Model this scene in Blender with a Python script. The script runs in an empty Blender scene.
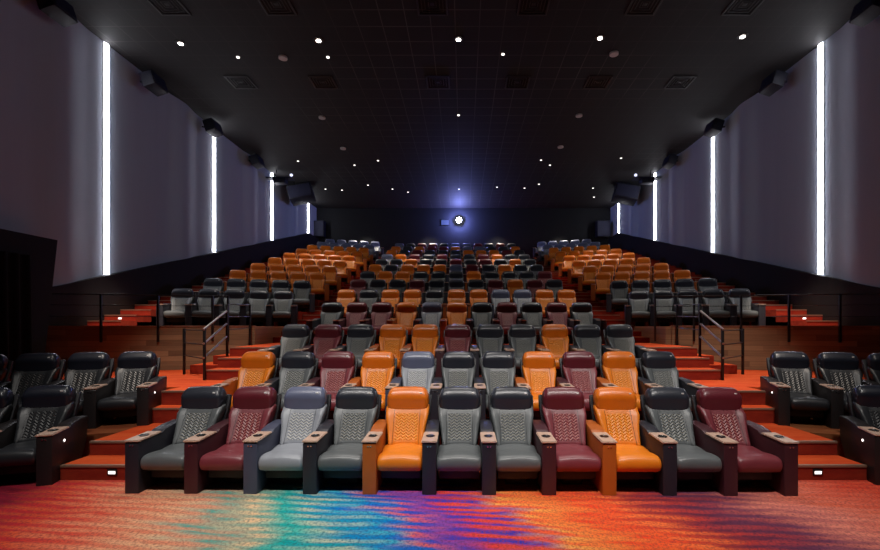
import bpy, bmesh, math, random
from mathutils import Vector, Matrix, noise
random.seed(4)
S = bpy.context.scene
COL = S.collection
PI = math.pi
R = math.radians

# ------------------------------------------------------------------ camera
F = 450.0                       # focal length in pixels of the 880 px frame
CZ = 1.948                      # camera height
VX, VY = 463.5, 323.0           # vanishing point of the room axis in the frame
cam = bpy.data.cameras.new('camera')
co = bpy.data.objects.new('camera', cam); COL.objects.link(co)
co.location = (0, 0, CZ); co.rotation_euler = (R(90), 0, 0)
cam.sensor_width = 36; cam.lens = F/880*36
cam.shift_x = -(VX-440)/880; cam.shift_y = (VY-275)/880
cam.clip_end = 200
S.camera = co

# ------------------------------------------------------------------ node helpers
class NT:
    def __init__(s, name):
        m = bpy.data.materials.new(name); m.use_nodes = True
        s.m = m; s.t = m.node_tree; s.n = s.t.nodes; s.l = s.t.links
        s.p = s.n['Principled BSDF']
    def node(s, t, **kw):
        n = s.n.new(t)
        for k, v in kw.items(): setattr(n, k, v)
        return n
    def link(s, a, b): s.l.new(a, b)
    def M(s, op, a, b=0.0, c=None):
        n = s.n.new('ShaderNodeMath'); n.operation = op
        for i, v in enumerate((a, b) if c is None else (a, b, c)):
            if isinstance(v, (int, float)): n.inputs[i].default_value = v
            else: s.l.new(v, n.inputs[i])
        return n.outputs[0]
    def mix(s, f, a, b, blend='MIX'):
        n = s.n.new('ShaderNodeMix'); n.data_type = 'RGBA'; n.blend_type = blend
        for i, v in ((0, f), (6, a), (7, b)):
            if isinstance(v, (int, float)): n.inputs[i].default_value = v
            elif isinstance(v, tuple): n.inputs[i].default_value = (*v[:3], 1)
            else: s.l.new(v, n.inputs[i])
        return n.outputs[2]
    def coord(s, kind='Object'):
        t = s.n.new('ShaderNodeTexCoord'); return t.outputs[kind]
    def xyz(s, kind='Object'):
        sp = s.n.new('ShaderNodeSeparateXYZ'); s.l.new(s.coord(kind), sp.inputs[0]); return sp.outputs
    def noise(s, scale, detail=3, vec=None, rough=.5):
        n = s.n.new('ShaderNodeTexNoise'); n.inputs['Scale'].default_value = scale
        n.inputs['Detail'].default_value = detail; n.inputs['Roughness'].default_value = rough
        s.l.new(vec if vec is not None else s.coord(), n.inputs['Vector'])
        return n.outputs['Fac']
    def scalevec(s, sc, kind='Object'):
        m = s.n.new('ShaderNodeMapping'); m.inputs['Scale'].default_value = sc
        s.l.new(s.coord(kind), m.inputs['Vector']); return m.outputs[0]
    def ramp(s, fac, stops, interp='LINEAR'):
        n = s.n.new('ShaderNodeValToRGB'); cr = n.color_ramp; cr.interpolation = interp
        while len(cr.elements) > 1: cr.elements.remove(cr.elements[-1])
        cr.elements[0].position = stops[0][0]; cr.elements[0].color = (*stops[0][1], 1)
        for p, c in stops[1:]:
            e = cr.elements.new(p); e.color = (*c, 1)
        s.l.new(fac, n.inputs[0]); return n.outputs[0]
    def bump(s, h, strength=.3, dist=.01):
        b = s.n.new('ShaderNodeBump'); b.inputs['Strength'].default_value = strength
        b.inputs['Distance'].default_value = dist
        s.l.new(h, b.inputs['Height']); s.l.new(b.outputs[0], s.p.inputs['Normal'])
    def base(s, c):
        i = s.p.inputs['Base Color']
        if isinstance(c, tuple): i.default_value = (*c[:3], 1)
        else: s.l.new(c, i)
    def set(s, rough=.5, metal=0, spec=.5):
        s.p.inputs['Roughness'].default_value = rough; s.p.inputs['Metallic'].default_value = metal
        s.p.inputs['Specular IOR Level'].default_value = spec

def lin(r, g, b):
    f = lambda v: (v/255/12.92) if v/255 <= .04045 else ((v/255+.055)/1.055)**2.4
    return (f(r), f(g), f(b))

def plain(name, c, rough=.5, metal=0, spec=.5, nz=0):
    m = NT(name); m.set(rough, metal, spec)
    if nz:
        n = m.noise(nz, 4); m.base(m.mix(n, tuple(v*.75 for v in c), tuple(min(1, v*1.25) for v in c)))
        m.bump(n, .15, .004)
    else: m.base(c)
    return m.m

def leather(name, c, rough=.40):
    m = NT(name); m.set(rough, 0, .5)
    n = m.noise(7, 3); fine = m.noise(160, 2)
    m.base(m.mix(n, tuple(v*.86 for v in c), tuple(min(1, v*1.14) for v in c)))
    m.bump(m.M('ADD', m.M('MULTIPLY', fine, .25), n), .18, .006)
    return m.m

def quilted(name, c, stitch):
    m = NT(name); m.set(.42, 0, .5)
    x, y, z = m.xyz()
    n = m.noise(7, 3)
    # zigzag stitched lines over the middle panel
    tri = m.M('ABSOLUTE', m.M('SUBTRACT', m.M('FRACT', m.M('ADD', m.M('DIVIDE', x, .068), .5)), .5))
    v = m.M('ADD', m.M('DIVIDE', z, .034), m.M('MULTIPLY', tri, 1.5))
    fr = m.M('FRACT', v)
    d = m.M('ABSOLUTE', m.M('SUBTRACT', fr, .5))
    line = m.M('GREATER_THAN', d, .37)
    ax = m.M('ABSOLUTE', x)
    inx = m.M('LESS_THAN', ax, .145)
    inz = m.M('MULTIPLY', m.M('GREATER_THAN', z, .47), m.M('LESS_THAN', z, .775))
    mask = m.M('MULTIPLY', inx, inz)
    seam = m.M('MULTIPLY', m.M('LESS_THAN', m.M('ABSOLUTE', m.M('SUBTRACT', ax, .165)), .004), 1.0)
    b = m.mix(n, tuple(k*.86 for k in c), tuple(min(1, k*1.14) for k in c))
    b = m.mix(m.M('MULTIPLY', m.M('MULTIPLY', line, mask), .85), b, stitch)
    b = m.mix(seam, b, tuple(k*.4 for k in c))
    m.base(b)
    h = m.M('SUBTRACT', m.M('MULTIPLY', m.M('MULTIPLY', m.M('SUBTRACT', .5, d), 2), mask), seam)
    m.bump(m.M('ADD', h, m.M('MULTIPLY', n, .3)), .6, .012)
    return m.m

def emis(name, c, st):
    m = NT(name); m.base((.02, .02, .02)); m.p.inputs['Emission Color'].default_value = (*c, 1)
    m.p.inputs['Emission Strength'].default_value = st
    return m.m

# ------------------------------------------------------------------ materials
def m_step_carpet(name, ca, cb, sc=2.2):
    m = NT(name); m.set(.9, 0, .15)
    n = m.noise(1, 4, m.scalevec((sc*.6, sc*2.2, sc*2)), .6); f = m.noise(90, 2)
    c = m.mix(m.ramp(n, [(.32, (0, 0, 0)), (.68, (1, 1, 1))]), ca, cb)
    c = m.mix(m.M('MULTIPLY', f, .5), c, tuple(v*.45 for v in ca))
    m.base(c); m.bump(f, .5, .006); return m.m
M_TREAD = m_step_carpet('orange_aisle_carpet', lin(205, 66, 26), lin(226, 98, 48))
M_RISER = m_step_carpet('red_riser_carpet', lin(128, 34, 24), lin(158, 56, 34), 3)
M_ROWFLOOR = m_step_carpet('brown_row_carpet', lin(120, 52, 28), lin(150, 96, 56))
M_NOSE = plain('step_nosing_metal', lin(150, 120, 100), .4, .4)

def m_carpet():
    m = NT('swirl_carpet_and_light'); m.set(.95, 0, .1)
    x, y, z = m.xyz()
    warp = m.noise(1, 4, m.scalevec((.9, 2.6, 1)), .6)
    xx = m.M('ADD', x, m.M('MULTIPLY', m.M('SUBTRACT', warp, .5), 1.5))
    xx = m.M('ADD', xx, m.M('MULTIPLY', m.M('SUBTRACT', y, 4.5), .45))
    fac = m.M('DIVIDE', m.M('ADD', xx, 5.0), 10.0)  # ramps below hold both the carpet pattern and coloured light falling on it
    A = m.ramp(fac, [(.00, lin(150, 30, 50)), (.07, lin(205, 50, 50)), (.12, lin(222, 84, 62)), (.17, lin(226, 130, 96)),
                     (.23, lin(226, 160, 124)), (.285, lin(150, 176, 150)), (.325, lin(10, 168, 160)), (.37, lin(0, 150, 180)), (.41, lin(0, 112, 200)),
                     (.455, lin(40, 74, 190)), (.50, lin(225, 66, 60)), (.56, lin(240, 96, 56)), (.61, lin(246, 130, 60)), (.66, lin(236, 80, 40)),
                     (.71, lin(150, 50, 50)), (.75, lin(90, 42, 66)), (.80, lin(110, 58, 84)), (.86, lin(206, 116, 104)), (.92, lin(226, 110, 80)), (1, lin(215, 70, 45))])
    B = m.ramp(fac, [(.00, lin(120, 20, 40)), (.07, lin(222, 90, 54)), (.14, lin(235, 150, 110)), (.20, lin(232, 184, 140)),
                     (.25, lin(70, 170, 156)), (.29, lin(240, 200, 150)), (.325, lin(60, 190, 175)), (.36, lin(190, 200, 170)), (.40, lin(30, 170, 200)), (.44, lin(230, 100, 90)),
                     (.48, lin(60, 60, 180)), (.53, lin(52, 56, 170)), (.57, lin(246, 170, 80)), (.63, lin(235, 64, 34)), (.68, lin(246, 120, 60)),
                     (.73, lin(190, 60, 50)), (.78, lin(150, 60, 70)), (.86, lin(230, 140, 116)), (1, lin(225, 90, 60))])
    w2 = m.noise(1, 3, m.scalevec((.5, 1.3, 1)))
    ph = m.M('ADD', m.M('MULTIPLY', y, 9.5), m.M('MULTIPLY', x, 1.2))
    ph = m.M('ADD', ph, m.M('MULTIPLY', w2, 4.0))
    st = m.M('MULTIPLY_ADD', m.M('SINE', m.M('MULTIPLY', ph, 4.4)), .5, .5)
    brk = m.noise(1, 4, m.scalevec((1.6, 7, 1)), .7)
    st = m.ramp(m.M('ADD', m.M('MULTIPLY', st, .40), m.M('MULTIPLY', brk, 1.15)), [(.62, (0, 0, 0)), (.92, (1, 1, 1))])
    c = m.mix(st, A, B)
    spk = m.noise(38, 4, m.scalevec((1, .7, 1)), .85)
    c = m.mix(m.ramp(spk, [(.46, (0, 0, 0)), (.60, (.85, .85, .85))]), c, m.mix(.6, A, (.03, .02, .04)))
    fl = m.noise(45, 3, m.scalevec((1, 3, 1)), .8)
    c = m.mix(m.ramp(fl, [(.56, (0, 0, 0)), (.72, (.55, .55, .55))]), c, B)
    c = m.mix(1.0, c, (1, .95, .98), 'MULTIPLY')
    m.base(c); m.bump(m.noise(160, 2), .8, .008)
    return m.m
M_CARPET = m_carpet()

def m_wood(name, a, b):
    m = NT(name); m.set(.5, 0, .4)
    x, y, z = m.xyz()
    row = m.M('FLOOR', m.M('DIVIDE', z, .128))
    off = m.M('MULTIPLY', m.M('FRACT', m.M('MULTIPLY', row, .618)), 1.9)
    plank = m.M('FLOOR', m.M('DIVIDE', m.M('ADD', x, off), 1.5))
    h = m.M('FRACT', m.M('MULTIPLY', m.M('SINE', m.M('ADD', m.M('MULTIPLY', row, 12.98), m.M('MULTIPLY', plank, 78.2))), 437.5))
    g = m.noise(1, 5, m.scalevec((1.6, 1, 26)), .7)
    f = m.M('ADD', m.M('MULTIPLY', h, .55), m.M('MULTIPLY', g, .6))
    c = m.mix(m.ramp(f, [(.25, (0, 0, 0)), (.9, (1, 1, 1))]), a, b)
    gap = m.M('LESS_THAN', m.M('FRACT', m.M('DIVIDE', z, .128)), .05)
    c = m.mix(m.M('MULTIPLY', gap, .6), c, tuple(v*.3 for v in a))
    m.base(c); m.bump(g, .2, .004); return m.m
M_WOOD = m_wood('walnut_planks', lin(104, 84, 66), lin(156, 130, 100))

def m_ceiling():
    m = NT('black_tile_ceiling'); m.set(.75, 0, .2)
    x, y, z = m.xyz()
    def ln(c, p, w):
        return m.M('LESS_THAN', m.M('FRACT', m.M('DIVIDE', m.M('ADD', c, 60), p)), w)
    g = m.M('MAXIMUM', ln(x, .61, .035), ln(y, .61, .045))
    patch = m.noise(.16, 2)
    patch = m.ramp(patch, [(.46, (0, 0, 0)), (.62, (1, 1, 1))])
    tile = m.noise(1.4, 2)
    c = m.mix(tile, lin(28, 27, 29), lin(34, 33, 34))
    c = m.mix(m.M('MULTIPLY', g, m.M('ADD', m.M('MULTIPLY', patch, .55), .08)), c, lin(88, 84, 84))
    m.base(c); return m.m
M_CEIL = m_ceiling()

def m_fabric(name, a, b):
    m = NT(name); m.set(.8, 0, .3)
    n = m.noise(1, 3, m.scalevec((1, 3, .25)), .6); f = m.noise(120, 2)
    c = m.mix(n, a, b); m.base(c); m.bump(f, .25, .004); return m.m
M_WALL = m_fabric('grey_acoustic_fabric', lin(146, 155, 168), lin(156, 165, 178))
M_WAINS = m_fabric('black_wainscot', lin(12, 11, 12), lin(18, 17, 18))
M_BLACKWALL = m_fabric('black_back_wall', lin(20, 22, 27), lin(26, 28, 33))
M_CURTAIN = m_fabric('black_velvet', lin(14, 14, 16), lin(24, 24, 27))
M_BLACK = plain('black_metal', (.012, .012, .013), .4, .3)
M_RAIL = plain('brushed_rail_metal', (.35, .33, .31), .35, .8)
M_SPK = plain('speaker_navy_black', lin(15, 16, 30), .6, 0, .3, 8)
M_GRILLE = plain('speaker_grille', lin(28, 30, 52), .65, .2, .3, 60)
M_STRIP = emis('led_strip_light', (.93, .93, 1.0), 22)
M_DOWN = emis('downlight_lamp', (1, .93, .84), 12)
M_STAR = emis('small_downlight_lamp', (1, .92, .86), 2.2)
M_PALE = plain('pale_plastic', (.38, .35, .34), .5)
M_VENT = plain('dark_vent_metal', lin(40, 38, 40), .5, .3)
M_LENS = emis('projector_lens_light', (.74, .78, 1), 40)
M_BOOTH = emis('booth_window_light', (.12, .2, .75), .45)
M_LED = emis('step_light_led', (1, .88, .84), 2.6)
M_CHROME = plain('chrome', (.8, .8, .82), .2, 1)
M_TRAY = plain('tray_laminate', lin(188, 158, 140), .38, 0, .5, 9)
M_CUP = plain('cup_holder_black', (.01, .01, .011), .3)
M_BASE = plain('seat_base_black', (.012, .011, .012), .6)
M_SHELL = plain('seat_shell_black', (.014, .014, .018), .45)

PAL = {
 'charcoal': dict(c=lin(88, 92, 94), h=lin(40, 43, 52), a=lin(36, 35, 44), s=lin(150, 146, 134)),
 'light grey': dict(c=lin(138, 142, 150), h=lin(92, 98, 122), a=lin(66, 70, 90), s=lin(205, 202, 192)),
 'maroon': dict(c=lin(116, 48, 56), h=lin(94, 30, 40), a=lin(62, 26, 34), s=lin(180, 118, 108)),
 'orange': dict(c=lin(218, 120, 22), h=lin(208, 106, 20), a=lin(166, 84, 24), s=lin(238, 170, 84)),
 'black': dict(c=lin(36, 38, 42), h=lin(28, 31, 42), a=lin(30, 26, 27), s=lin(62, 60, 58)),
}
for k, d in PAL.items():
    k2 = k.replace(' ', '_')
    d['M'] = leather(k2+'_leather', d['c']); d['H'] = leather(k2+'_headrest_leather', d['h'], .33)
    d['A'] = leather(k2+'_arm_vinyl', d['a'], .45); d['Q'] = quilted(k2+'_quilted_leather', d['c'], d['s'])

# ------------------------------------------------------------------ mesh helpers
def mesh_of(name, bm, mat, smooth=True, angle=40):
    bmesh.ops.recalc_face_normals(bm, faces=bm.faces[:])
    me = bpy.data.meshes.new(name); bm.to_mesh(me); bm.free()
    me.materials.append(mat)
    if smooth:
        for p in me.polygons: p.use_smooth = True
        try: me.set_sharp_from_angle(angle=R(angle))
        except Exception: pass
    return me

def obj(name, bm, mat, parent=None, smooth=True, angle=40):
    me = mesh_of(name, bm, mat, smooth, angle) if isinstance(bm, bmesh.types.BMesh) else bm
    o = bpy.data.objects.new(name, me); COL.objects.link(o)
    if parent: o.parent = parent
    return o

def tag(o, label=None, cat=None, group=None, kind=None):
    if label: o['label'] = label
    if cat: o['category'] = cat
    if group: o['group'] = group
    if kind: o['kind'] = kind
    return o

def thing(name, label, cat, loc=(0, 0, 0), rz=0, group=None):
    o = bpy.data.objects.new(name, None); COL.objects.link(o)
    o.empty_display_size = .1
    o.location = loc; o.rotation_euler = (0, 0, rz)
    return tag(o, label, cat, group)

def bx(bm, x0, x1, y0, y1, z0, z1, bev=0, seg=2, mat=None):
    t = bmesh.new(); bmesh.ops.create_cube(t, size=1)
    bmesh.ops.scale(t, vec=(x1-x0, y1-y0, z1-z0), verts=t.verts)
    bmesh.ops.translate(t, vec=((x0+x1)/2, (y0+y1)/2, (z0+z1)/2), verts=t.verts)
    if bev: bmesh.ops.bevel(t, geom=t.edges[:], offset=bev, segments=seg, affect='EDGES', profile=.5)
    if mat: bmesh.ops.transform(t, matrix=mat, verts=t.verts)
    merge(bm, t)
def merge(bm, t):
    me = bpy.data.meshes.new('tmp'); t.to_mesh(me); t.free(); bm.from_mesh(me); bpy.data.meshes.remove(me)
def B(*a, **k):
    bm = bmesh.new(); bx(bm, *a, **k); return bm
def tube(bm, a, b, r, n=8):
    a = Vector(a); b = Vector(b); d = b-a
    t = bmesh.new(); bmesh.ops.create_cone(t, cap_ends=True, segments=n, radius1=r, radius2=r, depth=d.length)
    q = Vector((0, 0, 1)).rotation_difference(d.normalized())
    bmesh.ops.transform(t, matrix=Matrix.Translation((a+b)/2) @ q.to_matrix().to_4x4(), verts=t.verts)
    merge(bm, t)
def prism(bm, pts, z0, z1):
    """vertical prism over a plan polygon"""
    lo = [bm.verts.new((x, y, z0)) for x, y in pts]; hi = [bm.verts.new((x, y, z1)) for x, y in pts]
    bm.faces.new(lo[::-1]); bm.faces.new(hi)
    for i in range(len(pts)):
        j = (i+1) % len(pts); bm.faces.new((lo[i], lo[j], hi[j], hi[i]))

def smooth_loop(pts, sub=3):
    """Catmull-Rom closed loop"""
    n = len(pts); out = []
    for i in range(n):
        p0, p1, p2, p3 = (Vector(pts[(i+k-1) % n]) for k in range(4))
        for s in range(sub):
            t = s/sub
            out.append(.5*((2*p1)+(-p0+p2)*t+(2*p0-5*p1+4*p2-p3)*t*t+(-p0+3*p1-3*p2+p3)*t**3))
    return out

def pillow(prof, halfw, rnd, sub=3, wfn=None, ffn=None, stations=None, inset=None):
    """upholstered solid: closed side profile (y,z) swept over x, its ends rounded off by rnd"""
    loop = smooth_loop(prof, sub) if sub > 1 else [Vector(p) for p in prof]
    c = sum(loop, Vector((0, 0)))/len(loop)
    inset = inset or rnd
    us = []
    for k in range(6): us.append((-1+0, k/5*PI/2))
    st = []
    for k in range(6):                      # rounded end
        a = k/5*PI/2
        st.append((-(halfw-rnd)-rnd*math.cos(a), 1-math.sin(a)))
    mid = stations or 8
    for k in range(1, mid): st.append((-(halfw-rnd)+2*(halfw-rnd)*k/mid, 0))
    for k in range(5, -1, -1):
        a = k/5*PI/2
        st.append(((halfw-rnd)+rnd*math.cos(a), 1-math.sin(a)))
    bm = bmesh.new(); rings = []
    for x, e in st:
        ring = []
        for p in loop:
            d = p-c; L = d.length
            q = c+d*max(.05, (L-inset*e)/L)
            w = wfn(q.y) if wfn else 1
            y, z = q.x, q.y
            if ffn: y, z = ffn(x/halfw, y, z, p)
            ring.append(bm.verts.new((x*w, y, z)))
        rings.append(ring)
    n = len(loop)
    for a, b in zip(rings, rings[1:]):
        for i in range(n):
            bm.faces.new((a[i], a[(i+1) % n], b[(i+1) % n], b[i]))
    bm.faces.new(rings[0][::-1]); bm.faces.new(rings[-1])
    return bm

# ------------------------------------------------------------------ recliner
PITCH = .68
def y_(v): return v-.46          # arm front at -.46, head at +.45
def mesh_cushion(mat):
    prof = [(y_(-.01), .33), (y_(.005), .385), (y_(.06), .418), (y_(.18), .422), (y_(.34), .405), (y_(.56), .415), (y_(.62), .36),
            (y_(.56), .29), (y_(.38), .25), (y_(.14), .236), (y_(.02), .262)]
    def ffn(u, y, z, p):
        if z > .36: z += .022*math.cos(u*PI/2)
        return y, z
    return mesh_of('seat_cushion', pillow(prof, .259, .05, 2, None, ffn), mat, angle=70)
def mesh_back(mat):
    prof = [(y_(.53), .40), (y_(.60), .53), (y_(.68), .69), (y_(.745), .80), (y_(.79), .865), (y_(.85), .88),
            (y_(.90), .86), (y_(.83), .68), (y_(.73), .50), (y_(.68), .40), (y_(.60), .37)]
    def wfn(z):
        t = min(1, max(0, (z-.42)/.42)); return .86+.26*t*t*(3-2*t)
    def ffn(u, y, z, p):
        a = abs(u)
        k = max(0, (a-.6)/.4)
        if p[0] < .30+.0 and z < .86: y -= .035*math.sin(min(1, k)*PI*.6)
        return y, z
    return mesh_of('backrest', pillow(prof, .25, .045, 2, wfn, ffn, 12), mat, angle=70)
def mesh_head(mat):
    prof = [(y_(.755), .90), (y_(.745), .98), (y_(.775), 1.05), (y_(.835), 1.10), (y_(.91), 1.095), (y_(.955), 1.04),
            (y_(.945), .94), (y_(.90), .80), (y_(.83), .742), (y_(.762), .765)]
    def wfn(z): return .86+.155*math.sin(min(1, max(0, (z-.735)/.37))*PI)**.6
    def ffn(u, y, z, p):
        if z > 1.0: z -= .012*u*u
        if z < .90: z += .035*u*u
        return y, z
    return mesh_of('headrest', pillow(prof, .268, .055, 2, wfn, ffn, 8, inset=.07), mat, angle=70)
def mesh_shell():
    prof = [(y_(.74), .44), (y_(.84), .68), (y_(.90), .86), (y_(.95), .98), (y_(.985), .98), (y_(.96), .84), (y_(.92), .62), (y_(.86), .36), (y_(.80), .34)]
    def wfn(z): return .84+.20*min(1, max(0, (z-.40)/.40))
    return mesh_of('back_shell', pillow(prof, .29, .03, 1, wfn, None, 4, inset=.012), M_SHELL)
def mesh_arm(mat):
    pts = [(0, 0), (0, .575), (.03, .588), (.40, .60), (.47, .632), (.62, .655), (.88, .665), (.905, .64), (.86, .34), (.66, .02), (.64, 0)]
    t = bmesh.new()
    a = [t.verts.new((-.080, y_(y), z)) for y, z in pts]; b = [t.verts.new((.080, y_(y), z)) for y, z in pts]
    t.faces.new(a); t.faces.new(b[::-1])
    for i in range(len(pts)):
        j = (i+1) % len(pts); t.faces.new((a[i], a[j], b[j], b[i]))
    bmesh.ops.recalc_face_normals(t, faces=t.faces[:])
    e = [e for e in t.edges if not (e.verts[0].co.z < .01 and e.verts[1].co.z < .01)]
    bmesh.ops.bevel(t, geom=e, offset=.011, segments=2, affect='EDGES', profile=.5)
    return mesh_of('armrest', t, mat)
def mesh_tray():
    t = bmesh.new(); bmesh.ops.create_cube(t, size=1)
    bmesh.ops.scale(t, vec=(.178, .40, .022), verts=t.verts)
    bmesh.ops.bevel(t, geom=t.edges[:], offset=.008, segments=2, affect='EDGES')
    bmesh.ops.transform(t, matrix=Matrix.Translation((0, y_(.19), .605)) @ Matrix.Rotation(R(2), 4, 'X'), verts=t.verts)
    return mesh_of('tray', t, M_TRAY)
def mesh_cup():
    t = bmesh.new(); n = 24; prev = None
    for r, z in ((.046, .0), (.052, .006), (.046, .007), (.042, .002), (.038, .0015)):
        ring = [t.verts.new((r*math.cos(2*PI*i/n), r*1.05*math.sin(2*PI*i/n), z)) for i in range(n)]
        if prev:
            for i in range(n): t.faces.new((prev[i], prev[(i+1) % n], ring[(i+1) % n], ring[i]))
        prev = ring
    t.faces.new(prev)
    bmesh.ops.transform(t, matrix=Matrix.Translation((0, y_(.20), .6165)) @ Matrix.Rotation(R(2), 4, 'X'), verts=t.verts)
    return mesh_of('cup_holder', t, M_CUP)
def mesh_button():
    t = bmesh.new()
    for dx in (-.016, .016): tube(t, (dx, y_(.004), .545), (dx, y_(-.006), .545), .009, 10)
    return mesh_of('control_button', t, M_CHROME)
def mesh_glint():
    t = bmesh.new(); bx(t, .158, .190, y_(.760), y_(.778), 1.022, 1.040, .004)  # pale tab added in place of a small glint on the headrest
    return mesh_of('headrest_glint', t, plain('pale_glint', (.75, .74, .72), .4))
def mesh_base():
    bm = bmesh.new()
    bx(bm, -.235, .235, y_(.16), y_(.80), .125, .262, .012)
    bx(bm, -.12, .12, y_(.34), y_(.74), 0, .125, .004)
    return mesh_of('seat_base', bm, M_BASE)
def mesh_aislelight(s):
    t = bmesh.new(); tube(t, (0, y_(.27), .47), (s*.006, y_(.27), .47), .016, 12)
    return mesh_of('aisle_light', t, M_LED)
SH = dict(shell=mesh_shell(), tray=mesh_tray(), cup=mesh_cup(), btn=mesh_button(), base=mesh_base(), tag=mesh_glint())
AL = {1: mesh_aislelight(1), -1: mesh_aislelight(-1)}
for k, d in PAL.items():
    d['cushion'] = mesh_cushion(d['M']); d['back'] = mesh_back(d['Q']); d['head'] = mesh_head(d['H']); d['arm'] = mesh_arm(d['A'])

def copy_tree(o, parent=None):
    c = o.copy(); COL.objects.link(c)
    if parent: c.parent = parent
    for ch in o.children: copy_tree(ch, c)
    return c
def add_arm(root, d, x, small):
    a = obj('armrest', d['arm'], None, root); a.location.x = x
    obj('tray', SH['tray'], None, a); obj('cup_holder', SH['cup'], None, a)
    if not small: obj('control_button', SH['btn'], None, a)
    return a
def make_recliner(colour, ends, small):
    d = PAL[colour]
    t = thing('recliner_seat', colour+' recliner', 'cinema seat')
    obj('seat_cushion', d['cushion'], None, t); obj('backrest', d['back'], None, t)
    hr = obj('headrest', d['head'], None, t)
    if not small: obj('headrest_glint', SH['tag'], None, hr)
    obj('back_shell', SH['shell'], None, t); obj('seat_base', SH['base'], None, t)
    add_arm(t, d, -PITCH/2, small)
    if 'R' in ends: add_arm(t, d, PITCH/2, small)
    return t
PROTO = {}
def recliner(colour, head, floor, rz, group, label, last=False, small=False):
    key = (colour, last, small)
    if key in PROTO: t = copy_tree(PROTO[key])
    else: t = PROTO[key] = make_recliner(colour, 'R' if last else '', small)
    hx, hy = head
    t.location = (hx + .42*math.sin(rz), hy - .42*math.cos(rz), floor)
    t.rotation_euler = (0, 0, rz); t['label'] = label; t['group'] = group
    return t

ORD = ['', 'first', 'second', 'third', 'fourth', 'fifth', 'sixth', 'seventh', 'eighth', 'ninth', 'tenth', 'eleventh', 'twelfth', 'thirteenth']
NUM = ['', 'one', 'two', 'three', 'four', 'five', 'six', 'seven', 'eight', 'nine', 'ten', 'eleven']
def seat_label(cols, i, place):
    c = cols[i]; same = [k for k, v in enumerate(cols) if v == c]; n = len(same)
    kind = c+' leather recliner'
    if n == 1: return 'the only %s in the %s' % (kind, place)
    j = same.index(i)
    if j == 0: p = 'leftmost'
    elif j == n-1: p = 'rightmost'
    else: p = ORD[j+1]+' from left'
    return '%s of the %s %ss, %s' % (p, NUM[n], kind, place)

CODE = {'G': 'charcoal', 'M': 'maroon', 'O': 'orange', 'L': 'light grey', 'K': 'black'}
CROWS = ['GMLGOGGMOGM', 'OGMOLGGOMOG', 'GMGOOMGGOGG', 'GMMOLOGMGMG', 'OGOOGOOLLOO', 'MGGMGGGMOMG', 'GOOGGGOGGGM',
         'OGOOOLMGOGG', 'GGOGGMGMGOG', 'LOMGMGGMOGG', 'OGMGGGOOOMG', 'OGOMMOLLGGO', 'LGMMGLLMGMG']
CY = [5.98, 7.68, 9.50] + [12.30+1.675*k for k in range(10)]
CF = [0, .362, .82] + [1.412+.475*k for k in range(10)]
def dx(y): return -.051-.0205*(y-6.03)
for r, code in enumerate(CROWS):
    cols = [CODE[c] for c in code]
    place = ('front row' if r == 0 else 'back row' if r == 12 else ORD[r+1]+' row') + ', centre block'
    for i, c in enumerate(cols):
        recliner(c, (dx(CY[r])+(i-5)*PITCH, CY[r]-(.011*(i-5)*PITCH if r == 0 else 0)), CF[r]+.001, 0, 'recliners in the '+place, seat_label(cols, i, place), i == 10, r > 4)

# side blocks: rows turned 18 degrees towards the middle
TH = R(18)
SY = [13.93+1.6*k for k in range(10)]
SF = [1.852+.457*k for k in range(10)]
def sx(side, k): return 5.57 if side < 0 else 5.43-.055*k
def side_row(side, hx, hy, floor, cols, place, lit=False, small=False):
    n = len(cols); rz = TH if side < 0 else -TH
    order = range(n)                                    # 0 = seat on the inner aisle
    lr = list(reversed(cols)) if side < 0 else list(cols)
    for i in order:
        x = side*(hx+i*PITCH*math.cos(TH)); y = hy-i*PITCH*math.sin(TH)
        li = n-1-i if side < 0 else i
        last = (li == n-1)
        t = recliner(cols[i], (x, y), floor+.001, rz, 'recliners in the '+place, seat_label(lr, li, place), last, small)
        if lit and i == 0:
            arms = [c for c in t.children if c.name.startswith('armrest')]
            a = max(arms, key=lambda c: -side*c.location.x)
            l = obj('aisle_light', AL[-side], None, a); l.location.x = -side*.081
for side, nm in ((-1, 'left'), (1, 'right')):
    side_row(side, 5.62, 6.12, 0, ['black']*2, 'nearest row of the lower %s block' % nm, True)
    side_row(side, 5.55, 7.68, .362, ['black']*4, 'second row of the lower %s block' % nm, True)
    for k in range(10):
        c = 'charcoal' if k < 2 else 'orange' if k < 8 else 'light grey'
        side_row(side, sx(side, k), SY[k], SF[k], [c]*5, '%s row, upper %s block' % (ORD[k+1], nm), False, k > 1)

# ------------------------------------------------------------------ shell
W = 9.6; YB = 29.4; H = CZ+7.5; Y0 = -7.0
def struct(name, bm, m, parent=None, smooth=False):
    o = obj(name, bm, m, parent, smooth); o['kind'] = 'structure'; return o
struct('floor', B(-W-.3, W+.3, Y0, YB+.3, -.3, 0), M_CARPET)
struct('ceiling', B(-W-.3, W+.3, Y0, YB+.3, H, H+.3), M_CEIL)
struct('wall_back', B(-W-.3, W+.3, YB, YB+.3, 0, H), M_BLACKWALL)
struct('wall_front', B(-W-.3, W+.3, Y0-.3, Y0, 0, H), M_BLACKWALL)

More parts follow.
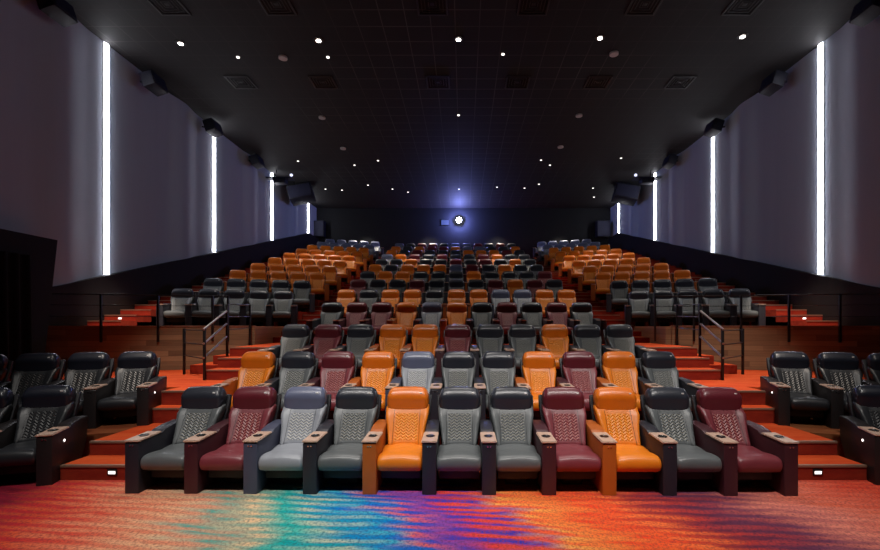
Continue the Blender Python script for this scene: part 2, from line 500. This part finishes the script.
def wain_top(y): return CZ+1.286+.2725*(y-12.07)
BANDS = (10.72, 15.4, 20.3, 25.4)
def relief(y):
    d = 0
    for b in BANDS:
        if abs(y-b) < .85: d = max(d, .10*(1+math.cos((y-b)/.85*PI))/2)
    return d
for side, nm in ((-1, 'left'), (1, 'right')):
    bm = bmesh.new(); prev = None
    ys = [Y0+(YB-Y0)*i/420 for i in range(421)]
    for y in ys:
        x = side*(W-relief(y))
        v = [bm.verts.new((x, y, 0)), bm.verts.new((x, y, H)), bm.verts.new((side*(W+.3), y, H)), bm.verts.new((side*(W+.3), y, 0))]
        if prev:
            for i in range(4): bm.faces.new((prev[i], prev[(i+1) % 4], v[(i+1) % 4], v[i]))
        else: bm.faces.new(v)
        prev = v
    bm.faces.new(prev[::-1])
    struct('wall_'+nm, bm, M_WALL, smooth=True)
    # black wainscot rising with the stadium
    bm = bmesh.new(); a = []
    pts = [(Y0, 0), (Y0, 2.2), (8.25, 2.2), (27.6, wain_top(27.6)), (YB, wain_top(27.6)), (YB, 0)]
    A_ = [bm.verts.new((side*(W-.13), y, z)) for y, z in pts]; B_ = [bm.verts.new((side*(W-.004), y, z)) for y, z in pts]
    bm.faces.new(A_); bm.faces.new(B_[::-1])
    for i in range(6): bm.faces.new((A_[i], A_[(i+1) % 6], B_[(i+1) % 6], B_[i]))
    struct('trim_1' if side < 0 else 'trim_2', bm, M_WAINS)

# wall light strips
STRIPS = [12.07, 17.28, 22.5, 27.75]
for side, nm in ((-1, 'left'), (1, 'right')):
    for k, y in enumerate(STRIPS):
        z0 = wain_top(min(y, 27.6))+.02
        t = thing('wall_light_strip', 'tall white vertical light strip on the %s wall, %s' % (nm, ['nearest the camera', 'second from the camera', 'third from the camera', 'farthest from the camera'][k]),
                  'light strip', (side*(W-.002), y, z0), 0, 'light strips on the %s wall' % nm)
        bm = bmesh.new(); n = 10; prev = None
        h = H-.02-z0
        for i in range(n+1):
            a = PI*i/n
            x = -side*(.045*math.sin(a)+.012); yy = -.085*math.cos(a)
            v = (bm.verts.new((x, yy, 0)), bm.verts.new((x, yy, h)))
            if prev: bm.faces.new((prev[0], v[0], v[1], prev[1]))
            prev = v
        obj('diffuser', bm, M_STRIP, t)
        bm = bmesh.new()
        xa, xb = sorted((0, -side*.012)); bx(bm, xa, xb, -.10, .10, 0, h)
        obj('channel', bm, M_BLACK, t, False)

# ------------------------------------------------------------------ stadium platforms
def line_y(x, y_at, x_at): return y_at-(abs(x)-x_at)*math.tan(TH)
AX0, AX1 = 3.93, 5.02           # inner aisles (|x - shift|)
def KY(x):
    x = abs(x); return 11.15-max(0, x-5.9)*.262
for r in range(1, 13):           # centre rows
    y0 = CY[r-1]+.20
    if r == 3: y0 = 9.86
    if r == 12: y1 = YB
    else: y1 = YB if r == 12 else CY[r]+.22
    zlow = CF[r-1]-.05
    s = dx(CY[r])
    struct('row_platform', B(-AX0+s, AX0+s, y0, y1, max(0.0, zlow), CF[r]), M_RISER if r < 3 else M_TREAD if r == 3 else M_RISER)

def step(x0, x1, y0, y1, z0, z1, name='aisle_step', nose=True, tread=None):
    o = struct(name, B(min(x0, x1), max(x0, x1), y0, y1, z0, z1), M_RISER)
    o.data.materials.append(tread or M_TREAD); o.data.materials.append(M_NOSE)
    for p in o.data.polygons:
        if p.normal.z > .9: p.material_index = 1
    if nose:
        e = B(min(x0, x1)+.005, max(x0, x1)-.005, y0-.012, y0+.035, z1-.02, z1+.006)
        struct('step_nosing', e, M_NOSE, o)
    return o
def flight(side, steps, xin, xout, yend):
    for k, (y, z) in enumerate(steps):
        yn = steps[k+1][0] if k+1 < len(steps) else yend
        zl = 0 if k == 0 else steps[k-1][1]
        step(side*xin if not callable(xin) else xin(y), side*xout if not callable(xout) else xout(y), y, yn+.001, max(0, zl-.05), z)

for side in (-1, 1):
    st = [(5.58, .181), (6.02, .362), (7.13, .591), (7.45, .82), (8.90, 1.017), (9.37, 1.214), (9.86, 1.412)]
    for n in range(3, 12):
        hy = CY[n]; z = CF[n]
        st += [(hy-.20, z+.1583), (hy+.36, z+.3167), (hy+.92, CF[n+1])]
    def xi(y, side=side): return side*AX0+dx(y)
    def xo(y, side=side):
        return side*(5.0 if y < 8 else 5.12) + (0 if side < 0 else dx(y)*.6 if y > 11 else 0)
    flight(side, st, xi, xo, YB)
    # wing steps down to the side cross aisle
    step(side*5.12, side*6.05, 9.95, 11.15, .78, 1.017, 'wing_step', False)
    step(side*5.12, side*5.62, 10.10, 11.15, 1.017, 1.214, 'wing_step', False)

    # lower side platforms: level .362 for the second row, .82 cross aisle
    def poly(xa, xb, ya_in, x_at, yb):
        return [(side*xa, line_y(xa, ya_in, x_at)), (side*xb, line_y(xb, ya_in, x_at)), (side*xb, yb), (side*xa, yb)]
    def fix(p): return p if side > 0 else p[::-1]
    bm = bmesh.new(); prism(bm, fix(poly(5.001, W-.135, 6.02+.30, 5.62, 8.9)), 0, .362)
    o = struct('side_platform', bm, M_ROWFLOOR)
    bm = bmesh.new(); prism(bm, fix([(side*5.001, 7.97), (side*W*.985, 7.97-1.4), (side*W*.985, KY(W)), (side*5.9, 11.15), (side*5.001, 11.15)]), .30, .82)
    struct('side_cross_aisle', bm, M_TREAD)
    # upper side platforms
    for k in range(10):
        z = SF[k]; zl = .7 if k == 0 else SF[k-1]-.04
        xin = 5.135 if side < 0 else 5.135+.6*dx(SY[k])-.0
        yb = YB
        if k == 0:
            pts = [(side*xin, 11.15), (side*5.9, 11.15), (side*8.62, KY(8.62))]
        else:
            pts = [(side*xin, line_y(xin, SY[k-1]+.22, 5.57)), (side*8.62, line_y(8.62, SY[k-1]+.22, 5.57))]
        yb = YB if k == 9 else SY[k]+.35
        ybo = YB if k == 9 else line_y(8.62, SY[k]+.30, 5.57)
        ybi = YB if k == 9 else line_y(xin, SY[k]+.30, 5.57)
        pts += [(side*8.62, ybo), (side*xin, ybi)]
        bm = bmesh.new(); prism(bm, fix(pts), zl, z)
        o = struct('side_row_platform', bm, M_WOOD if k == 0 else M_RISER)
        o.data.materials.append(M_ROWFLOOR)
        for p in o.data.polygons:
            if p.normal.z > .9 or p.normal.z < -.9: p.material_index = 1
    # outer aisle steps along the wall
    bm = bmesh.new(); prism(bm, fix([(side*8.621, KY(8.621)), (side*(W-.135), KY(W-.135)), (side*(W-.135), 11.33), (side*8.621, 11.33)]), .7, 1.85)
    struct('outer_aisle_landing', bm, M_TREAD)
    y = 11.32; z = 1.85; k = 0
    while z < SF[9]+.1:
        z2 = z+.1553
        step(side*8.621, side*(W-.135), y, y+.56 if z2 < SF[9] else YB, z-.03, z2, 'outer_aisle_step', k < 12)
        y += .545; z = z2; k += 1
    # wood faced knee wall, bent towards the screen at its outer end
    xo_ = W-.14
    def kw(t0, t1): return fix([(side*5.14, KY(5.14)-t0), (side*5.9, KY(5.9)-t0), (side*xo_, KY(xo_)-t0), (side*xo_, KY(xo_)-t1), (side*5.9, KY(5.9)-t1), (side*5.14, KY(5.14)-t1)])
    bm = bmesh.new(); prism(bm, kw(.07, .001), .821, 1.86)
    o = struct('knee_wall', bm, M_WOOD)
    bm = bmesh.new(); prism(bm, kw(.09, -.02), 1.861, 1.885)
    struct('knee_wall_cap', bm, M_NOSE, o)

# step lights in the lowest risers
for side, px in ((-1, 112), (1, 818)):
    x = (px-VX)/F*5.57
    t = thing('step_light', 'small glowing step light in the lowest %s aisle riser' % ('left' if side < 0 else 'right'), 'step light', (x, 5.58, .06), 0, 'step lights')
    obj('housing', B(-.06, .06, -.012, -.001, 0, .08, bev=.004), M_BLACK, t)
    obj('lens', B(-.042, .042, -.016, -.012, .02, .055, bev=.002), M_LED, t)
for side in (-1, 1):
    x = side*(9.05 if side < 0 else 8.98); 
    t = thing('step_light', 'small step light on the outer steps by the %s wall' % ('left' if side < 0 else 'right'), 'step light', (x, 11.86, 2.03), 0, 'step lights')
    obj('lens', B(-.04, .04, -.014, -.002, .02, .06, bev=.002), M_LED, t)

# ------------------------------------------------------------------ railings
def railing(label, posts, spans, handle=None, hi=.95):
    """posts: (x, y, z_bottom, z_top); spans: pairs of 3d points"""
    t = thing('guard_railing', label, 'railing', (posts[0][0], posts[0][1], posts[0][2]))
    o = Vector(t.location)
    for x, y, z0, z1 in posts:
        bm = bmesh.new(); bx(bm, x-o.x-.022, x-o.x+.022, y-o.y-.022, y-o.y+.022, z0-o.z, z1-o.z, .004)
        obj('post', bm, M_BLACK, t)
    for a, b, r, m in spans:
        bm = bmesh.new(); tube(bm, Vector(a)-o, Vector(b)-o, r, 8)
        obj('rail', bm, m, t)
    return t
for side, nm, pxs in ((-1, 'left', (101, 158, 212.5, 228)), (1, 'right', (655, 694, 741, 789, 840))):
    P = []
    for px in pxs:
        q = abs(px-VX)/F
        x = q*11.055
        if x > 5.9: x = q*(11.055+5.9*.262)/(1+q*.262)
        P.append((side*x, KY(x)-.095))
    posts = [(x, y, 1.5, 2.62) for x, y in P]
    if side < 0: P = [(-9.4, KY(9.4)-.095)]+P
    else: P = P+[(9.44, KY(9.44)-.095)]
    spans = [((*p, z), (*q, z), .014 if z > 2.6 else .007, M_BLACK) for z in (2.61, 2.36, 2.10) for p, q in zip(P, P[1:])]
    railing('black post and rail guard above the %s wood knee wall' % nm, posts, spans)
    A = (side*6.12, 9.86); Bp = (side*5.10, 8.86); C = (side*5.20, 9.90); D = (side*5.22, 11.0)
    posts = [(A[0], A[1], .82, 1.83), (Bp[0], Bp[1], .82, 1.84), (C[0], C[1], .82, 2.36), (D[0], D[1], .82, 2.40)]
    spans = []
    for i, dz in enumerate((.98, .70, .42)):
        spans.append(((A[0], A[1], .82+dz), (Bp[0], Bp[1], .82+dz), .011, M_BLACK))
        spans.append(((Bp[0], Bp[1]-.03, .84+dz), (C[0], C[1]-.03, 1.23+dz), .022, M_RAIL))
        spans.append(((C[0], C[1], 1.38+dz), (D[0], D[1], 1.41+dz), .011, M_BLACK))
    railing('black stair railing with bright sloping handrails beside the %s cross aisle steps' % nm, posts, spans)

# ------------------------------------------------------------------ black portal and curtain at the left
bm = bmesh.new()
zt = CZ+1.84
lo = [(-9.20, 5.5, .0), (-9.02, 5.5, .0), (-9.02, 9.55, .0), (-9.20, 9.55, .0)]
hi = [(-9.20, 5.5, zt), (-9.02, 5.5, zt), (-9.02, 10.0, zt), (-9.20, 10.0, zt)]
L_ = [bm.verts.new(p) for p in lo]; H_ = [bm.verts.new(p) for p in hi]
bm.faces.new(L_[::-1]); bm.faces.new(H_)
for i in range(4): bm.faces.new((L_[i], L_[(i+1) % 4], H_[(i+1) % 4], H_[i]))
struct('portal_wall', bm, M_WAINS)
bm = bmesh.new(); prev = None; n = 220
for i in range(n+1):
    y = 6.0+3.35*i/n
    row = []
    for j in range(7):
        z = .84+(zt-.45-.84)*j/6
        amp = .05*(1.25-.4*j/6)
        x = -8.93+amp*math.sin(i*.42+.4*math.sin(i*.11)+.15*j)
        row.append(bm.verts.new((x, y, z)))
    if prev:
        for j in range(6): bm.faces.new((prev[j], row[j], row[j+1], prev[j+1]))
    prev = row
g = bmesh.ops.solidify(bm, geom=bm.faces[:], thickness=.012)
o = obj('curtain', bm, M_CURTAIN, angle=80)
tag(o, 'black pleated curtain hanging on the dark portal wall at far left', 'curtain')

# ------------------------------------------------------------------ loudspeakers
def speaker(side, X, Y, zr, sx_, sy_, sz_, label, tilt=18, name='wall_speaker', face='in'):
    t = thing(name, label, 'speaker', (side*X, Y, CZ+zr), 0, 'surround speakers')
    bm = bmesh.new(); rot = Matrix.Rotation(side*R(tilt), 4, 'Y')
    bx(bm, -sx_/2, sx_/2, -sy_/2, sy_/2, -sz_/2, sz_/2, .02, 2, rot)
    obj('cabinet', bm, M_SPK, t)
    bm = bmesh.new(); q = -side
    x0, x1 = sorted((q*(sx_/2+.0), q*(sx_/2+.02)))
    bx(bm, x0, x1, -sy_/2+.04, sy_/2-.04, -sz_/2+.04, sz_/2-.04, .006, 1, rot); obj('grille', bm, M_GRILLE, t)
    bm = bmesh.new()
    tube(bm, (side*(sx_/2-.05), 0, 0), (side*(W-.02-X), 0, .05), .03); obj('bracket', bm, M_BLACK, t)
    return t
for side, nm in ((-1, 'left'), (1, 'right')):
    for k, (Y, zr) in enumerate(((10.15, 7.06), (13.35, 7.06), (16.5, 7.1), (20.0, 7.12))):
        speaker(side, 9.18, Y, zr+.05, .36, .62, .42, 'dark surround speaker under the ceiling on the %s wall, %s' % (nm, ['nearest', 'second nearest', 'third nearest', 'fourth nearest'][k]))
    # hanging equipment box
    t = thing('ceiling_speaker_box', 'large angular dark box hanging high on the %s wall near the back' % nm, 'speaker box', (side*8.75, 24.3, CZ+6.95), 0, 'equipment boxes')
    bm = bmesh.new(); rot = Matrix.Rotation(side*R(-12), 4, 'Z') @ Matrix.Rotation(side*R(14), 4, 'Y')
    bx(bm, -.62, .62, -.7, .7, -.36, .36, .03, 2, rot); obj('cabinet', bm, M_SPK, t)
    bm = bmesh.new(); bx(bm, -.56, .56, -.73, -.70, -.30, .30, .005, 1, rot); obj('grille', bm, M_GRILLE, t)
    bm = bmesh.new()
    for q in (-.4, .4): tube(bm, (q*.6, q, .2), (q*.6, q, H-CZ-6.95), .025)
    obj('hanger', bm, M_BLACK, t)
    t = thing('spotlight_fixture', 'small light fixture with glowing lamp on a shelf high on the %s wall' % nm, 'light fixture', (side*8.95, 22.0, CZ+7.05), 0, 'spot fixtures')
    bm = bmesh.new(); bx(bm, -.62, .62, -.25, .25, -.02, .03, .006, 1); obj('shelf', bm, M_GRILLE, t)
    bm = bmesh.new(); bx(bm, -.3, .3, -.2, .2, -.25, -.02, .02, 2); obj('body', bm, M_SPK, t)
    bm = bmesh.new(); bmesh.ops.create_uvsphere(bm, u_segments=16, v_segments=10, radius=.07)
    bmesh.ops.translate(bm, vec=(-side*.60, -.18, .12), verts=bm.verts); obj('lamp', bm, emis('fixture_lamp_'+nm, (.7, .72, 1), 1.6), t)
    bm = bmesh.new(); tube(bm, (-side*.6, -.18, .03), (-side*.6, -.18, .07), .02); tube(bm, (side*.2, 0, .03), (side*.2, 0, .42), .02); obj('stem', bm, M_GRILLE, t)
    # back wall speaker
    X = -(VX-318)/F*29 if side < 0 else (603-VX)/F*29
    t = thing('back_wall_speaker', 'dark blue speaker on the back wall near the %s corner' % nm, 'speaker', (X, YB-.3, CZ+(VY-229)/F*29), 0, 'back wall speakers')
    bm = bmesh.new(); bx(bm, -.42, .42, -.25, .22, -.52, .52, .02); obj('cabinet', bm, M_SPK, t)
    bm = bmesh.new(); bx(bm, -.38, .38, -.27, -.25, -.48, .48, .005, 1); obj('grille', bm, M_GRILLE, t)
    bm = bmesh.new(); tube(bm, (0, .2, 0), (0, .30, 0), .05); obj('bracket', bm, M_BLACK, t)

# ------------------------------------------------------------------ ceiling fittings
def cpos(px, py):
    Y = (H-CZ)*F/(VY-py); return (px-VX)/F*Y, Y
def disc(r, z0, z1, n=20):
    bm = bmesh.new(); tube(bm, (0, 0, z0), (0, 0, z1), r, n); return bm
POSW = ['leftmost', 'second from left', 'middle', 'second from right', 'rightmost']
RINGM = mesh_of('trim_ring', disc(.13, -.018, 0), M_VENT); LAMPM = mesh_of('lamp', disc(.062, -.03, -.0181), M_DOWN)
big = []
for i, (px, py) in enumerate(((180.6, 43), (318.5, 40), (458.5, 39), (600, 37.5), (742.5, 36))):
    x, y = cpos(px, py)
    t = thing('ceiling_downlight', 'bright round ceiling downlight, %s in the front row of five' % POSW[i], 'ceiling light', (x, y, H), 0, 'front ceiling downlights')
    obj('trim_ring', RINGM, None, t); obj('lamp', LAMPM, None, t); big.append((x, y))
stars = [(238, 57), (328, 57), (503, 54), (458.5, 115), (298, 161), (378, 160.5), (354.5, 165), (368, 185), (392.5, 189), (342, 190), (325.5, 189), (459, 189), (408, 192),
         (497, 187), (524.5, 188), (539, 184), (593, 188), (594, 197), (550, 165), (541, 160), (621, 158)]
rows = {}
SM = mesh_of('small_lamp', disc(.045, -.02, 0, 12), M_STAR)
sl = sorted(stars, key=lambda p: p[0])
for i, (px, py) in enumerate(stars):
    x, y = cpos(px, py)
    band = 'near' if py < 100 else 'single' if py < 150 else 'far'
    grp = sorted(p[0] for p in stars if ('near' if p[1] < 100 else 'single' if p[1] < 150 else 'far') == band)
    j = grp.index(px)
    if band == 'single': lab = 'lone small ceiling light midway along the room, straight above the projector beam'
    elif band == 'near': lab = 'tiny ceiling light near the front downlights, %s of three' % ['leftmost', 'middle', 'rightmost'][j]
    else: lab = 'tiny far ceiling light, number %d counted from the left of the distant cluster' % (j+1)
    o = obj('small_ceiling_light', SM, None); o.location = (x, y, H); tag(o, lab, 'ceiling light', 'small ceiling lights')
DM = mesh_of('detector', disc(.12, -.05, 0, 18), M_PALE)
for (px, py), lab in zip(((283, 57), (614, 53), (322, 117), (579, 115), (343, 148), (560.5, 146.5)),
                    ('left of the front pair', 'right of the front pair', 'left of the middle pair', 'right of the middle pair', 'left of the far pair', 'right of the far pair')):
    x, y = cpos(px, py)
    o = obj('smoke_detector', DM, None); o.location = (x, y, H); tag(o, 'pale round detector on the dark ceiling, '+lab, 'smoke detector', 'ceiling detectors')
def mesh_vent_frame():
    bm = bmesh.new(); s = .36
    for a in range(4):
        bx(bm, -s, s, s-.04, s, -.03, 0, 0, 1, Matrix.Rotation(a*PI/2, 4, 'Z'))
    return mesh_of('vent_frame', bm, M_VENT, False)
def mesh_vent_cone():
    bm = bmesh.new()
    for s in (.10, .18, .26):
        for a in range(4): bx(bm, -s, s, s-.015, s, -.02, 0, 0, 1, Matrix.Rotation(a*PI/2, 4, 'Z'))
    bx(bm, -.05, .05, -.05, .05, -.02, 0)
    return mesh_of('vent_louvers', bm, M_VENT, False)
VF, VC = mesh_vent_frame(), mesh_vent_cone()
for py, xs, lab in ((4, (167, 276, 432, 534, 645, 745), 'front row of six'), (82, (241, 323, 438, 517.5, 598, 680), 'second row of six')):
    for i, px in enumerate(xs):
        x, y = cpos(px, py)
        w = ['leftmost', 'second from left', 'third from left', 'fourth from left', 'fifth from left', 'rightmost'][i]
        t = thing('ceiling_vent', 'square dark ceiling vent, %s in the %s' % (w, lab), 'vent', (x, y, H), 0, 'ceiling vents')
        obj('vent_frame', VF, None, t); obj('vent_louvers', VC, None, t)

# ------------------------------------------------------------------ projector
pxz = CZ+(VY-221)/F*YB; pxx = (459-VX)/F*YB
t = thing('projector', 'glaring blue-white projector lens in the middle of the back wall', 'projector', (pxx, YB, pxz))
obj('port_frame', B(-.20, .20, -.03, 0, -.20, .20, bev=.01), M_BLACK, t)
bm = bmesh.new(); tube(bm, (0, -.03, 0), (0, -.24, 0), .13, 28); obj('lens_barrel', bm, M_BLACK, t)
bm = bmesh.new(); bmesh.ops.create_uvsphere(bm, u_segments=24, v_segments=12, radius=.18)
bmesh.ops.scale(bm, vec=(1, .5, 1), verts=bm.verts); bmesh.ops.translate(bm, vec=(0, -.26, 0), verts=bm.verts); obj('lens', bm, M_LENS, t)
t = thing('booth_window', 'small dim blue booth window left of the projector lens', 'window', ((445-VX)/F*YB, YB, CZ+(VY-222.5)/F*YB))
obj('window_frame', B(-.28, .28, -.03, 0, -.20, .20, bev=.005), M_BLACK, t)
obj('pane', B(-.24, .24, -.036, -.03, -.16, .16), M_BOOTH, t)

# ------------------------------------------------------------------ lights
def light(kind, name, loc, energy, color=(1, 1, 1), rot=(0, 0, 0), **kw):
    d = bpy.data.lights.new(name, kind); d.energy = energy; d.color = color
    for k, v in kw.items(): setattr(d, k, v)
    o = bpy.data.objects.new(name, d); COL.objects.link(o); o.location = loc; o.rotation_euler = rot
    return o
def aim(o, target):
    o.rotation_euler = (Vector(target)-o.location).to_track_quat('-Z', 'Y').to_euler()
# house lights in the ceiling before the front row, thrown on to the seats
for x in (-3.8, -1.3, 1.3, 3.8):
    o = light('SPOT', 'house_light', (x, 1.6, H-.15), 1450, (1, .95, .90), spot_size=R(52), spot_blend=.9, shadow_soft_size=.35)
    aim(o, (x*.9, 6.2, .5))
for x in (-3.2, 0, 3.2):
    o = light('SPOT', 'downlight_beam', (x, 8.4, H-.1), 650, (1, .93, .86), spot_size=R(50), spot_blend=.8, shadow_soft_size=.10)
    aim(o, (x, 5.3, 0))
for side in (-1, 1):  # added spots without fittings, brighten the aisles, knee wall and outer steps
    o = light('SPOT', 'aisle_fill', (side*4.6, 6.0, H-.15), 2300, (1, .86, .74), spot_size=R(34), spot_blend=.8, shadow_soft_size=.15)
    aim(o, (side*5.6, 9.3, .9))
    o = light('SPOT', 'aisle_fill', (side*6.2, 8.4, H-.15), 4200, (1, .84, .70), spot_size=R(17), spot_blend=.7, shadow_soft_size=.15)
    aim(o, (side*8.85, 12.1, 1.9))
for x, y in big:
    light('SPOT', 'downlight_beam', (x*(.8 if abs(x) > 5 else 1), y, H-.08), 420, (1, .93, .85), spot_size=R(64), spot_blend=.6, shadow_soft_size=.08)
for y, e in ((15.8, 130), (21.0, 640), (28.3, 900)):
    for x in (-6.3, -2.2, 2.2, 6.3):
        light('SPOT', 'downlight_beam', (x, y, H-.08), e, (1, .90, .76), spot_size=R(66), spot_blend=.6, shadow_soft_size=.08)
light('POINT', 'projector_spill', (pxx, YB-.46, pxz), 620, (.25, .30, 1), shadow_soft_size=.05)
w = bpy.data.worlds.new('world'); S.world = w; w.use_nodes = True
w.node_tree.nodes['Background'].inputs[0].default_value = (.5, .5, .6, 1)
w.node_tree.nodes['Background'].inputs[1].default_value = .02

v = S.view_settings
v.view_transform = 'Standard'; v.look = 'None'; v.gamma = 1; v.use_curve_mapping = False; v.exposure = 0
